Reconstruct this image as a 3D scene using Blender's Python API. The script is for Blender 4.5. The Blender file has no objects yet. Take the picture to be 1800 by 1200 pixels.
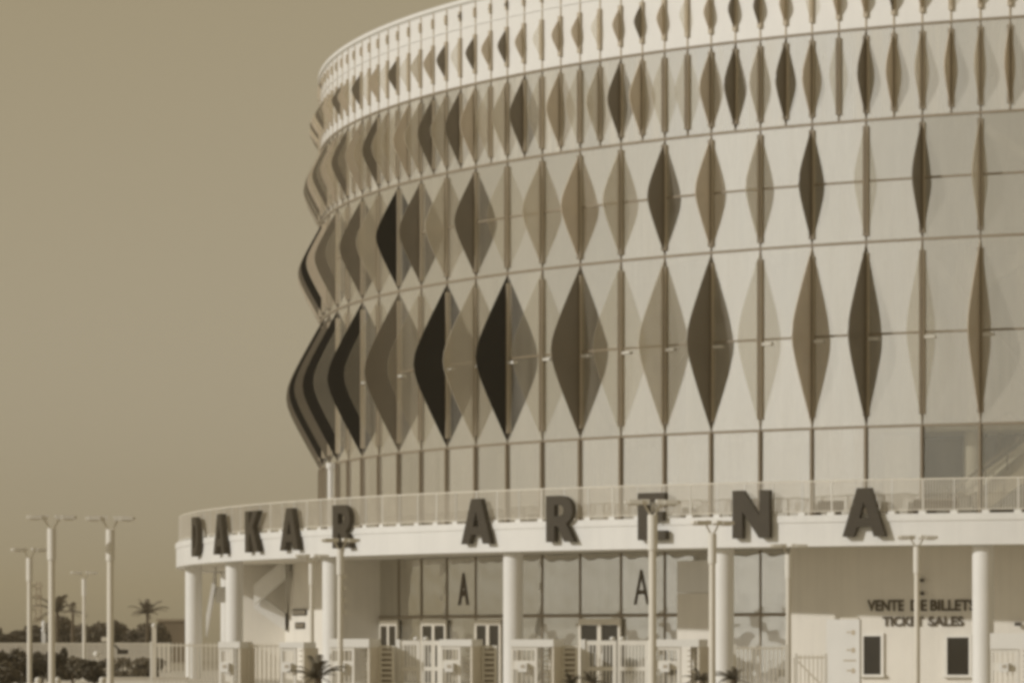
import bpy, bmesh, math, random
from math import sin, cos, pi, radians, sqrt, atan2
from mathutils import Vector, Matrix

# ------------------------------------------------------------------ camera, sky, sun, exposure
S = bpy.context.scene
COL = S.collection
EYE = 2.3                     # camera height above the plaza
F = 6457.0                    # focal length in pixels of the 1800 px wide photograph
HOR = 1122.0                  # row of the horizon
cam = bpy.data.cameras.new('camera')
cam.sensor_width = 36.0
cam.lens = 36.0 * F / 1800.0
cam.shift_y = (HOR - 600.0) / 1800.0
cam.clip_start = 1.0
cam.clip_end = 6000.0
camo = bpy.data.objects.new('camera', cam)
camo.location = (0, 0, EYE)
camo.rotation_euler = (radians(90), 0, 0)
COL.objects.link(camo)
S.camera = camo
S.cycles.filter_width = 3.7

SUN_AZ = radians(66)          # to the left, behind the camera
SUN_EL = radians(22)
w = bpy.data.worlds.new('World')
S.world = w
w.use_nodes = True
nt = w.node_tree
nt.nodes.clear()
sky = nt.nodes.new('ShaderNodeTexSky')
sky.sky_type = 'NISHITA'
sky.sun_disc = False
sky.sun_elevation = SUN_EL
sky.sun_rotation = pi + SUN_AZ
sky.altitude = 0
sky.air_density = 1.0
sky.dust_density = 1.1
sky.ozone_density = 1.0
bw = nt.nodes.new('ShaderNodeRGBToBW')
ramp = nt.nodes.new('ShaderNodeValToRGB')      # the whole place is toned sepia, sky included
pw_ = nt.nodes.new('ShaderNodeMath'); pw_.operation = 'POWER'; pw_.inputs[1].default_value = 0.50   # soft film response
mul = nt.nodes.new('ShaderNodeMath'); mul.operation = 'MULTIPLY'; mul.inputs[1].default_value = 0.176
cr = ramp.color_ramp
cr.elements[0].position = 0.0; cr.elements[0].color = (0, 0, 0, 1)
cr.elements[1].position = 1.0; cr.elements[1].color = (1.0, 0.96, 0.86, 1)
e = cr.elements.new(0.30); e.color = (0.345, 0.285, 0.178, 1)
e = cr.elements.new(0.60); e.color = (0.61, 0.57, 0.475, 1)
sc10 = nt.nodes.new('ShaderNodeVectorMath'); sc10.operation = 'SCALE'; sc10.inputs[3].default_value = 10.0
bg = nt.nodes.new('ShaderNodeBackground'); bg.inputs[1].default_value = 0.1
wo = nt.nodes.new('ShaderNodeOutputWorld')
nt.links.new(sky.outputs[0], bw.inputs[0])
nt.links.new(bw.outputs[0], pw_.inputs[0])
nt.links.new(pw_.outputs[0], mul.inputs[0])
nt.links.new(mul.outputs[0], ramp.inputs[0])
nt.links.new(ramp.outputs[0], sc10.inputs[0])
nt.links.new(sc10.outputs[0], bg.inputs[0])
nt.links.new(bg.outputs[0], wo.inputs[0])

sl = bpy.data.lights.new('sun', 'SUN')
sl.energy = 2.1
sl.angle = radians(1.2)
sl.color = (1.0, 0.98, 0.95)
so = bpy.data.objects.new('sun', sl)
sd = Vector((-sin(SUN_AZ) * cos(SUN_EL), -cos(SUN_AZ) * cos(SUN_EL), sin(SUN_EL)))
so.rotation_euler = sd.to_track_quat('Z', 'Y').to_euler()
so.location = (-60, -40, 60)
COL.objects.link(so)
S.view_settings.view_transform = 'Standard'
S.view_settings.look = 'None'
S.view_settings.gamma = 1.0
S.view_settings.exposure = 0.0

# ------------------------------------------------------------------ helpers
rnd = random.Random(7)
CX, CY = 43.71, 217.88        # axis of the arena
R = 55.0                      # glass drum
RP = 63.37                    # edge of the terrace
RW = 57.2                     # outer wall under the terrace
K0, DK = -0.4182, 2 * pi / 124


def P(u, v, Z):               # a point Z metres away, seen at photograph pixel (u, v)
    return Vector(((u - 900.0) / F * Z, Z, EYE + (HOR - v) / F * Z))


def on(r, t, z=0.0):          # a point on a circle round the arena's axis
    return Vector((CX + r * sin(t), CY - r * cos(t), z))


def TU(u, r):                 # angle at which photograph column u meets the circle of radius r
    s = (u - 900.0) / F
    a = s * s + 1; b = -2 * (s * CX + CY); c = CX * CX + CY * CY - r * r
    Y = (-b - sqrt(max(b * b - 4 * a * c, 0))) / (2 * a)
    return atan2(s * Y - CX, CY - Y)


def lnk(o, parent=None):
    COL.objects.link(o)
    if parent is not None:
        o.parent = parent
    return o


def tag(o, label=None, cat=None, group=None, kind=None):
    if label: o['label'] = label
    if cat: o['category'] = cat
    if group: o['group'] = group
    if kind: o['kind'] = kind
    return o


def mesh(name, verts, faces, mat=None, smooth=False):
    m = bpy.data.meshes.new(name)
    m.from_pydata([tuple(v) for v in verts], [], faces)
    if mat: m.materials.append(mat)
    if smooth:
        m.polygons.foreach_set('use_smooth', [True] * len(m.polygons))
    m.update()
    return m


class MB:
    def __init__(s): s.v = []; s.f = []
    def add(s, vs, fs):
        n = len(s.v); s.v += [tuple(v) for v in vs]; s.f += [tuple(i + n for i in f) for f in fs]
        return s
    def box(s, x0, x1, y0, y1, z0, z1, M=None):
        vs = [Vector(p) for p in ((x0, y0, z0), (x1, y0, z0), (x1, y1, z0), (x0, y1, z0), (x0, y0, z1), (x1, y0, z1), (x1, y1, z1), (x0, y1, z1))]
        if M: vs = [M @ v for v in vs]
        return s.add(vs, [(0, 3, 2, 1), (4, 5, 6, 7), (0, 1, 5, 4), (1, 2, 6, 5), (2, 3, 7, 6), (3, 0, 4, 7)])
    def bar(s, a, b, wx, wy):         # square bar from a to b
        a = Vector(a); b = Vector(b); d = b - a
        q = d.to_track_quat('Z', 'Y').to_matrix().to_4x4(); q.translation = a
        return s.box(-wx / 2, wx / 2, -wy / 2, wy / 2, 0, d.length, q)
    def tube(s, a, b, r0, r1=None, n=12, cap=True):
        r1 = r0 if r1 is None else r1
        a = Vector(a); b = Vector(b); d = b - a
        q = d.to_track_quat('Z', 'Y').to_matrix()
        vs = [a + q @ Vector((r0 * cos(2 * pi * i / n), r0 * sin(2 * pi * i / n), 0)) for i in range(n)]
        vs += [b + q @ Vector((r1 * cos(2 * pi * i / n), r1 * sin(2 * pi * i / n), 0)) for i in range(n)]
        fs = [(i, (i + 1) % n, n + (i + 1) % n, n + i) for i in range(n)]
        s.add(vs, fs)
        if cap: s.add(vs[:n], [tuple(range(n - 1, -1, -1))]); s.add(vs[n:], [tuple(range(n))])
        return s
    def lathe(s, prof, n=24, c=(0, 0)):
        m = len(prof); vs = []; fs = []
        for i in range(n):
            a = 2 * pi * i / n
            vs += [(c[0] + r * cos(a), c[1] + r * sin(a), z) for r, z in prof]
        for i in range(n):
            j = (i + 1) % n
            fs += [(i * m + k, j * m + k, j * m + k + 1, i * m + k + 1) for k in range(m - 1)]
        return s.add(vs, fs)
    def ring(s, r0, r1, z0, z1, t0=-pi, t1=pi, n=180):   # curved wall about the arena's axis
        full = abs((t1 - t0) - 2 * pi) < 1e-6
        N = n if full else n + 1
        vs = []
        for i in range(N):
            t = t0 + (t1 - t0) * i / n
            vs += [on(r0, t, z0), on(r1, t, z0), on(r1, t, z1), on(r0, t, z1)]
        fs = []
        for i in range(n):
            a = 4 * i; b = 4 * ((i + 1) % N)
            fs += [(a, b, b + 1, a + 1), (a + 1, b + 1, b + 2, a + 2), (a + 2, b + 2, b + 3, a + 3), (a + 3, b + 3, b, a)]
        if not full: fs += [(0, 1, 2, 3), (4 * n + 3, 4 * n + 2, 4 * n + 1, 4 * n)]
        return s.add(vs, fs)
    def mesh(s, name, mat=None, smooth=False): return mesh(name, s.v, s.f, mat, smooth)
    def build(s, name, mat=None, parent=None, smooth=False):
        return lnk(bpy.data.objects.new(name, s.mesh(name, mat, smooth)), parent)


def inst(name, me, parent, loc=(0, 0, 0), rz=0.0, rx=0.0, ry=0.0):
    o = bpy.data.objects.new(name, me)
    o.location = loc; o.rotation_euler = (rx, ry, rz)
    return lnk(o, parent)


def empty(name, loc=(0, 0, 0), rz=0.0, parent=None):
    o = bpy.data.objects.new(name, None)
    o.location = loc; o.rotation_euler = (0, 0, rz); o.empty_display_size = 0.3
    return lnk(o, parent)


def copy_tree(o, parent=None):
    c = o.copy(); lnk(c); c.parent = parent
    for ch in list(o.children): copy_tree(ch, c)
    return c


def autosmooth(o):
    return o


# ------------------------------------------------------------------ materials
MT = {}


def mat(name, col, rough=0.6, spec=0.4, var=0.08, scale=1.5, bump=0.0, bscale=30.0, metal=0.0, streak=0.0):
    m = bpy.data.materials.new(name); m.use_nodes = True
    t = m.node_tree; b = t.nodes['Principled BSDF']
    b.inputs['Roughness'].default_value = rough
    b.inputs['Metallic'].default_value = metal
    b.inputs['Specular IOR Level'].default_value = spec
    tc = t.nodes.new('ShaderNodeTexCoord')
    n = t.nodes.new('ShaderNodeTexNoise'); n.inputs['Scale'].default_value = scale; n.inputs['Detail'].default_value = 5
    t.links.new(tc.outputs['Object'], n.inputs['Vector'])
    mr = t.nodes.new('ShaderNodeMapRange')
    mr.inputs[1].default_value = 0.25; mr.inputs[2].default_value = 0.75
    mr.inputs[3].default_value = 1 - var; mr.inputs[4].default_value = 1 + var
    t.links.new(n.outputs['Fac'], mr.inputs[0])
    fac = mr.outputs[0]
    if streak > 0:            # run-off stains, long in z
        mp = t.nodes.new('ShaderNodeMapping'); mp.inputs['Scale'].default_value = (2.2, 2.2, 0.12)
        t.links.new(tc.outputs['Object'], mp.inputs[0])
        n2 = t.nodes.new('ShaderNodeTexNoise'); n2.inputs['Scale'].default_value = 1.6; n2.inputs['Detail'].default_value = 6
        t.links.new(mp.outputs[0], n2.inputs['Vector'])
        m2 = t.nodes.new('ShaderNodeMapRange'); m2.inputs[1].default_value = 0.45; m2.inputs[2].default_value = 0.8
        m2.inputs[3].default_value = 1.0; m2.inputs[4].default_value = 1 - streak
        t.links.new(n2.outputs['Fac'], m2.inputs[0])
        mm = t.nodes.new('ShaderNodeMath'); mm.operation = 'MULTIPLY'
        t.links.new(mr.outputs[0], mm.inputs[0]); t.links.new(m2.outputs[0], mm.inputs[1])
        fac = mm.outputs[0]
    oi = t.nodes.new('ShaderNodeObjectInfo')
    m3 = t.nodes.new('ShaderNodeMapRange'); m3.inputs[3].default_value = 1 - var * 0.6; m3.inputs[4].default_value = 1 + var * 0.6
    t.links.new(oi.outputs['Random'], m3.inputs[0])
    m4 = t.nodes.new('ShaderNodeMath'); m4.operation = 'MULTIPLY'
    t.links.new(fac, m4.inputs[0]); t.links.new(m3.outputs[0], m4.inputs[1])
    vs = t.nodes.new('ShaderNodeVectorMath'); vs.operation = 'SCALE'; vs.inputs[0].default_value = col
    t.links.new(m4.outputs[0], vs.inputs[3])
    t.links.new(vs.outputs[0], b.inputs['Base Color'])
    if bump > 0:
        nb = t.nodes.new('ShaderNodeTexNoise'); nb.inputs['Scale'].default_value = bscale; nb.inputs['Detail'].default_value = 4
        t.links.new(tc.outputs['Object'], nb.inputs['Vector'])
        bp = t.nodes.new('ShaderNodeBump'); bp.inputs['Strength'].default_value = bump; bp.inputs['Distance'].default_value = 0.05
        t.links.new(nb.outputs['Fac'], bp.inputs['Height']); t.links.new(bp.outputs[0], b.inputs['Normal'])
    MT[name] = m
    return m


def glass(name, tint, lo, hi, rough=0.02, frit=0.0, fritcol=(0.7, 0.66, 0.57), bump=0.008):
    """coated pane: a mirror coat that grows towards grazing, see-through beneath, optionally a printed pale frit"""
    m = bpy.data.materials.new(name); m.use_nodes = True
    t = m.node_tree; t.nodes.clear()
    out = t.nodes.new('ShaderNodeOutputMaterial')
    gl = t.nodes.new('ShaderNodeBsdfGlossy'); gl.inputs['Roughness'].default_value = rough; gl.inputs['Color'].default_value = (*tint, 1)
    tr = t.nodes.new('ShaderNodeBsdfTransparent'); tr.inputs['Color'].default_value = (0.95, 0.93, 0.87, 1)
    lw = t.nodes.new('ShaderNodeLayerWeight'); lw.inputs['Blend'].default_value = 0.5
    mr = t.nodes.new('ShaderNodeMapRange'); mr.inputs[3].default_value = lo; mr.inputs[4].default_value = hi
    t.links.new(lw.outputs['Facing'], mr.inputs[0])
    mx = t.nodes.new('ShaderNodeMixShader')
    ov = t.nodes.new('ShaderNodeObjectInfo'); rv = t.nodes.new('ShaderNodeMapRange'); rv.inputs[3].default_value = 0.86; rv.inputs[4].default_value = 1.04
    mv = t.nodes.new('ShaderNodeMath'); mv.operation = 'MULTIPLY'; mv.use_clamp = True
    t.links.new(ov.outputs['Random'], rv.inputs[0]); t.links.new(rv.outputs[0], mv.inputs[0]); t.links.new(mr.outputs[0], mv.inputs[1])
    t.links.new(mv.outputs[0], mx.inputs[0]); t.links.new(tr.outputs[0], mx.inputs[1]); t.links.new(gl.outputs[0], mx.inputs[2])
    tc = t.nodes.new('ShaderNodeTexCoord')
    n = t.nodes.new('ShaderNodeTexNoise'); n.inputs['Scale'].default_value = 0.7; n.inputs['Detail'].default_value = 1
    t.links.new(tc.outputs['Object'], n.inputs['Vector'])
    bp = t.nodes.new('ShaderNodeBump'); bp.inputs['Strength'].default_value = 1.0; bp.inputs['Distance'].default_value = bump
    t.links.new(n.outputs['Fac'], bp.inputs['Height']); t.links.new(bp.outputs[0], gl.inputs['Normal'])
    last = mx.outputs[0]
    if frit > 0:
        df = t.nodes.new('ShaderNodeBsdfDiffuse'); df.inputs['Color'].default_value = (*fritcol, 1)
        m2 = t.nodes.new('ShaderNodeMixShader')
        oi = t.nodes.new('ShaderNodeObjectInfo')          # dust differs from pane to pane and runs down in streaks
        ra = t.nodes.new('ShaderNodeMapRange'); ra.inputs[3].default_value = frit * 0.55; ra.inputs[4].default_value = frit * 1.45
        t.links.new(oi.outputs['Random'], ra.inputs[0])
        mp = t.nodes.new('ShaderNodeMapping'); mp.inputs['Scale'].default_value = (1.6, 1.6, 0.16)
        t.links.new(tc.outputs['Object'], mp.inputs[0])
        av = t.nodes.new('ShaderNodeVectorMath'); av.operation = 'ADD'; t.links.new(mp.outputs[0], av.inputs[0])
        cx3 = t.nodes.new('ShaderNodeMath'); cx3.operation = 'MULTIPLY'; cx3.inputs[1].default_value = 57.0
        t.links.new(oi.outputs['Random'], cx3.inputs[0]); t.links.new(cx3.outputs[0], av.inputs[1])
        dn = t.nodes.new('ShaderNodeTexNoise'); dn.inputs['Scale'].default_value = 1.0; dn.inputs['Detail'].default_value = 4
        t.links.new(av.outputs[0], dn.inputs['Vector'])
        dr = t.nodes.new('ShaderNodeMapRange'); dr.inputs[1].default_value = 0.3; dr.inputs[2].default_value = 0.75; dr.inputs[3].default_value = 0.45; dr.inputs[4].default_value = 1.5
        t.links.new(dn.outputs['Fac'], dr.inputs[0])
        dm = t.nodes.new('ShaderNodeMath'); dm.operation = 'MULTIPLY'
        t.links.new(ra.outputs[0], dm.inputs[0]); t.links.new(dr.outputs[0], dm.inputs[1]); t.links.new(dm.outputs[0], m2.inputs[0])
        t.links.new(last, m2.inputs[1]); t.links.new(df.outputs[0], m2.inputs[2]); last = m2.outputs[0]
    t.links.new(last, out.inputs[0])
    MT[name] = m
    return m


mat('white_paint', (0.79, 0.775, 0.735), 0.5, 0.3, 0.035, 0.6, 0.05, 8, streak=0.05)
mat('white_metal', (0.79, 0.775, 0.73), 0.4, 0.4, 0.03, 0.8)
mat('clad', (0.79, 0.775, 0.735), 0.45, 0.3, 0.025, 0.8, streak=0.04)
mat('plaster', (0.78, 0.74, 0.66), 0.85, 0.2, 0.05, 0.5, 0.1, 12, streak=0.06)
mat('ceiling', (0.76, 0.73, 0.66), 0.9, 0.1, 0.08, 0.4)
mat('deck', (0.50, 0.45, 0.37), 0.85, 0.2, 0.1, 0.5)
mat('rail_dark', (0.27, 0.22, 0.155), 0.5, 0.3, 0.06, 1)
mat('bar_dark', (0.20, 0.16, 0.11), 0.5, 0.3, 0.06, 1)
mat('letter', (0.06, 0.049, 0.033), 0.6, 0.25, 0.1, 1.2)
mat('text_dark', (0.10, 0.08, 0.055), 0.6, 0.2, 0.05, 2)
mat('fin_black', (0.012, 0.010, 0.008), 0.7, 0.1, 0.08, 1)
mat('fin_dark', (0.12, 0.098, 0.068), 0.55, 0.25, 0.08, 1)
mat('fin_mid', (0.34, 0.28, 0.20), 0.55, 0.25, 0.08, 1)
mat('fin_light', (0.52, 0.45, 0.34), 0.55, 0.25, 0.06, 1)
mat('fin_pale', (0.72, 0.67, 0.56), 0.55, 0.25, 0.04, 1)
def thin(name, f):             # coloured glass: part of the light passes straight through
    m = MT[name]; t = m.node_tree; b = t.nodes['Principled BSDF']; o = t.nodes['Material Output']
    tr = t.nodes.new('ShaderNodeBsdfTransparent'); tr.inputs[0].default_value = (0.97, 0.96, 0.93, 1)
    mx = t.nodes.new('ShaderNodeMixShader'); mx.inputs[0].default_value = f
    t.links.new(b.outputs[0], mx.inputs[1]); t.links.new(tr.outputs[0], mx.inputs[2]); t.links.new(mx.outputs[0], o.inputs[0])


for a_, f_ in (('dark', 0.05), ('mid', 0.22), ('light', 0.52), ('pale', 0.84)):
    c_ = {'dark': (0.20, 0.170, 0.125), 'mid': (0.70, 0.61, 0.48), 'light': (0.72, 0.65, 0.52), 'pale': (0.72, 0.66, 0.54)}[a_]
    mat('glassfin_' + a_, c_, 0.35, 0.3, 0.06, 1); thin('glassfin_' + a_, f_)
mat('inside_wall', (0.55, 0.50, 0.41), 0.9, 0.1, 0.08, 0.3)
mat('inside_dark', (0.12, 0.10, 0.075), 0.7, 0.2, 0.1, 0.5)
mat('pole', (0.72, 0.68, 0.59), 0.5, 0.4, 0.05, 1, streak=0.08)
mat('lamp_head', (0.76, 0.73, 0.66), 0.4, 0.4, 0.03, 1)
mat('fence_paint', (0.70, 0.65, 0.55), 0.6, 0.3, 0.06, 2)
mat('gate_paint', (0.77, 0.74, 0.67), 0.5, 0.4, 0.05, 2)
mat('cage_dark', (0.50, 0.44, 0.35), 0.6, 0.3, 0.06, 2)
mat('ground', (0.50, 0.45, 0.36), 0.9, 0.2, 0.15, 0.15, 0.3, 6)
mat('paving', (0.64, 0.60, 0.52), 0.85, 0.25, 0.1, 0.4, 0.2, 10)
mat('leaf', (0.14, 0.12, 0.085), 0.7, 0.2, 0.35, 2.5)
mat('leaf_pale', (0.19, 0.162, 0.115), 0.7, 0.2, 0.35, 2.5)
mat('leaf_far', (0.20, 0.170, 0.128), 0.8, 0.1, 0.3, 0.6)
mat('bark', (0.14, 0.11, 0.075), 0.9, 0.1, 0.2, 4, 0.4, 14)
mat('brown_wall', (0.22, 0.175, 0.12), 0.9, 0.1, 0.1, 0.4)
mat('window_dark', (0.035, 0.03, 0.022), 0.12, 0.5, 0.05, 1)
mat('gadget_dark', (0.06, 0.05, 0.036), 0.5, 0.4, 0.1, 3)
glass('pane_glass', (0.96, 0.95, 0.93), 0.60, 0.94, frit=0.14, fritcol=(0.66, 0.61, 0.51))
glass('pane_frit', (0.93, 0.93, 0.93), 0.70, 0.95, frit=0.40)
glass('store_glass', (0.96, 0.95, 0.93), 0.58, 0.92, frit=0.14, fritcol=(0.66, 0.61, 0.51))
glass('half_glass', (0.96, 0.95, 0.93), 0.46, 0.92, frit=0.12, fritcol=(0.66, 0.61, 0.51))
glass('clear_glass', (0.9, 0.9, 0.88), 0.14, 0.7, frit=0.05)
glass('entry_glass', (0.84, 0.83, 0.80), 0.50, 0.92, frit=0.10, bump=0.03)

# ------------------------------------------------------------------ ground
g = MB()
N = 24
xs = [-3000, -900, -300] + [-120 + 20 * i for i in range(N)] + [700, 1500, 3000]
g.add([(-520, -260, 0), (560, -260, 0), (560, 960, 0), (-520, 960, 0)], [(0, 1, 2, 3)])
tag(g.build('ground', MT['ground']), kind='structure')
pv = MB().ring(0.0, 80.0, 0.004, 0.03, n=120)
tag(pv.build('plaza_paving', MT['paving']), kind='structure')

# ------------------------------------------------------------------ the arena
arena = empty('arena_building', (CX, CY, 0))
tag(arena, 'round arena tower of glass with dark lens-shaped fins above a white pillared terrace', 'arena')
bpy.context.view_layer.update()
AI = Matrix.Translation((-CX, -CY, 0))


def apart(o):                 # a part given in world coordinates becomes a child of the arena
    o.parent = arena; o.matrix_parent_inverse = AI
    return o


def sub(o, p):                # sub-part in world coordinates under a part at the origin
    o.parent = p
    return o


ZA, ZB, ZC, ZD, ZE, ZF = 12.10, 20.65, 26.29, 30.53, 33.54, 34.75
KS = list(range(-5, 25))      # mullions built one by one
JS = list(range(-10, 49))     # half spaced in the two upper tiers
TONE = {'B': 'fin_black', 'D': 'glassfin_dark', 'M': 'glassfin_mid', 'L': 'glassfin_light', 'V': 'glassfin_pale'}
T4 = 'MVDMVDLVDVBLBVDVBVBDBDDBD'
T3 = 'LDVDLMDLMLVDLDBLDVDMBDMDM'
T2 = 'LMLMDVMDLDMVVMDLVMVDLVMDLDLMVLDVMVDVMVDVMDVDMVDVMDL'
T1 = 'MVMDMMVMDDMVMDMVMMVMDMDVDMLVDVMVDVMDVMVDVMDVMDVDMVDL'


def tone(s, k):
    if 0 <= k < len(s): return TONE[s[k]]
    return TONE[rnd.choice('MLDMV')]


def fin_mesh(name, h, d, th, m, e=0.20, cut=1.0):
    n = 18; pr = []
    q0 = sqrt(1 + e * e); 
    for i in range(n + 1):
        s = -1 + 2 * i / n
        gg = (q0 - sqrt(s * s + e * e)) / (q0 - e)
        pr.append((-(0.03 + d * gg), s * h / 2 * cut))
    vs = [(-th / 2, 0.0, pr[0][1])] + [(-th / 2, y, z) for y, z in pr] + [(-th / 2, 0.0, pr[-1][1])]
    k = len(vs)
    vs += [(th / 2, y, z) for _, y, z in vs]
    fs = [tuple(range(k - 1, -1, -1)), tuple(range(k, 2 * k))]
    fs += [(i, (i + 1) % k, k + (i + 1) % k, k + i) for i in range(k)]
    return mesh(name, vs, fs, m)


def box_mesh(name, x, y0, y1, h, m):
    return MB().box(-x / 2, x / 2, y0, y1, -h / 2, h / 2).mesh(name, m)


def facade_tier(label, z0, z1, step, idx, pane_m, pane_name, rows, fin_d, tones, barw, barcut, fincut=1.0, fin_th=0.045, rail=0.12, rail_m='rail_dark', bar_m='bar_dark', bracket=False, tilt=0.0016, rmat=None):
    h = z1 - z0
    nseg = int(round(2 * pi / step))
    half = step / 2
    rap = R * cos(half)
    rl = MB()
    rl.ring(R - 0.08, R + 0.055, z1 - rail / 2, z1 + rail / 2, n=248)
    for i in range(1, rows):
        zz = z0 + h * i / rows
        rl.ring(R - 0.06, R + 0.045, zz - 0.05, zz + 0.05, n=248)
    tier = apart(rl.build('facade_tier', MT[rail_m])); tier['label'] = label
    # the rest of the drum, out of the photograph's sight
    t0 = K0 - (min(idx)) * step; t1 = K0 - max(idx) * step + 2 * pi
    rear = MB(); m = 0
    n = nseg - (len(idx) - 1)
    for i in range(n):
        a = on(R, t0 + i * step, z0 + 0.01); b = on(R, t0 + (i + 1) * step, z0 + 0.01)
        up = Vector((0, 0, h - 0.02))
        rear.add([a, b, b + up, a + up], [(0, 1, 2, 3)])
    sub(rear.build('rear_glazing', MT[pane_m]), tier)
    cw = 2 * R * sin(half) - 0.05
    pm = box_mesh(pane_name, cw, -0.015, 0.015, h / rows - 0.06, MT[pane_m])
    fins = {}
    bm_ = MB().box(-barw / 2, barw / 2, -0.16, 0.10, -h * barcut / 2, h * barcut / 2).box(-0.035, 0.035, -0.055, 0.05, -h / 2 + 0.02, h / 2 - 0.02).mesh('mullion', MT[bar_m]) if barw else None
    ck = box_mesh('cheek', 0.03, -0.15, -0.02, h * barcut, MT['fin_light']) if fin_d and barw > 0.15 else None
    br = box_mesh('bracket', 0.5, -0.14, -0.03, 0.13, MT['white_metal']) if bracket else None
    for k in idx:
        t = K0 - k * step
        if fin_d:
            tn = tone(tones, k)
            if tn not in fins: fins[tn] = fin_mesh('fin', h - 0.2, fin_d, fin_th, MT[tn], cut=fincut)
            inst('fin', fins[tn], tier, on(R, t, (z0 + z1) / 2), t)
        if bm_: inst('mullion', bm_, tier, on(R, t, (z0 + z1) / 2), t)
        if ck: inst('cheek', ck, tier, on(R, t, (z0 + z1) / 2) + Vector((cos(t), sin(t), 0)) * (barw / 2 + 0.017), t)
        if br: inst('bracket', br, tier, on(R, t + 0.0072, (z0 + z1) / 2 - 0.22), t + 0.0072)
        if k != max(idx):
            tm = t - half
            for i in range(rows):
                zc = z0 + h * (i + 0.5) / rows
                inst(pane_name, pm, tier, on(rap, tm, zc), tm + rnd.gauss(0, tilt), rnd.gauss(0, tilt))
    return tier


ZT = 7.60                     # terrace deck
ts = facade_tier('clear glass storey opening onto the terrace', ZT, ZA, DK, KS, 'store_glass', 'glass_pane', 1, 0, '', 0.11, 1.0, bar_m='rail_dark')
clr = None
for o in list(ts.children):
    if o.name.startswith('glass_pane') and -0.47 < atan2(o.location.x - CX, CY - o.location.y):
        if clr is None: clr = o.data.copy(); clr.materials[0] = MT['clear_glass']
        o.data = clr
qc = random.Random(5)
for k in range(1, 18):
    t = K0 - (k + qc.uniform(0.3, 0.7)) * DK; wq = qc.uniform(0.35, 0.8)
    o = MB().box(-wq, wq, -0.03, 0.03, ZT + 0.02, ZA - 0.4).build('curtain', MT['white_paint'] if k % 3 else MT['inside_wall'])
    o.location = on(R - 0.7, t) - Vector((CX, CY, 0)); o.rotation_euler[2] = t; o.parent = arena
tb1 = facade_tier('lowest and tallest tier of big lens-shaped fins', ZA, ZB, DK, KS, 'pane_glass', 'glass_pane', 2, 1.98, T4, 0.21, 0.88, bracket=True)
tb2 = facade_tier('second tier of lens-shaped fins', ZB, ZC, DK, KS, 'pane_glass', 'glass_pane', 2, 1.30, T3, 0.21, 0.90)
mid_ = None
for tb in (tb1, tb2):
    mid_ = None
    for o in tb.children:
        if o.name.startswith('glass_pane') and -0.47 < atan2(o.location.x - CX, CY - o.location.y):
            if mid_ is None: mid_ = o.data.copy(); mid_.materials[0] = MT['half_glass']
            o.data = mid_
for u0, v0, u1, v1 in ((1738, 497, 1830, 440), (1742, 655, 1830, 700), (1700, 205, 1830, 290), (1795, 600, 1795, 420)):
    ra_ = R - 1.0
    ta_, tb_ = TU(u0, ra_), TU(u1, ra_)
    za_, zb_ = (EYE + (HOR - v0) / F * (CY - ra_ * cos(ta_)), EYE + (HOR - v1) / F * (CY - ra_ * cos(tb_)))
    apart(MB().bar(on(ra_, ta_, za_), on(ra_, tb_, zb_), 0.42, 0.3).build('brace', MT['white_paint']))
facade_tier('third tier, fins set twice as close on fritted glass', ZC, ZD, DK / 2, JS, 'pane_frit', 'glass_pane', 1, 0.96, T2, 0.20, 0.84)
facade_tier('white metal tier with small fins', ZD, ZE, DK / 2, JS, 'clad', 'cladding_panel', 1, 0.61, T1, 0.17, 0.66, fincut=0.72, rail=0.05, rail_m='clad', bar_m='fin_light')
facade_tier('top band with tiny vents under the roof edge', ZE, ZF, DK / 2, JS, 'clad', 'cladding_panel', 1, 0.16, '', 0.10, 0.40, fincut=0.45, rail=0.10, rail_m='white_metal', bar_m='fin_light', fin_th=0.12)
rf = MB().ring(R - 0.10, R + 0.14, ZF + 0.02, ZF + 0.22, n=248)
apart(rf.build('roof_rim', MT['white_metal']))
rd = MB()
rp = [on(R - 0.12, -pi + 2 * pi * i / 124, ZF - 0.1) for i in range(124)]
rp2 = [on(R * 0.5, -pi + 2 * pi * i / 124, ZF + 1.2) for i in range(124)]
rd.add(rp + rp2 + [Vector((CX, CY, ZF + 1.5))], [(i, (i + 1) % 124, 124 + (i + 1) % 124, 124 + i) for i in range(124)] + [(124 + i, 124 + (i + 1) % 124, 248) for i in range(124)])
apart(rd.build('roof', MT['deck']))

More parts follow.
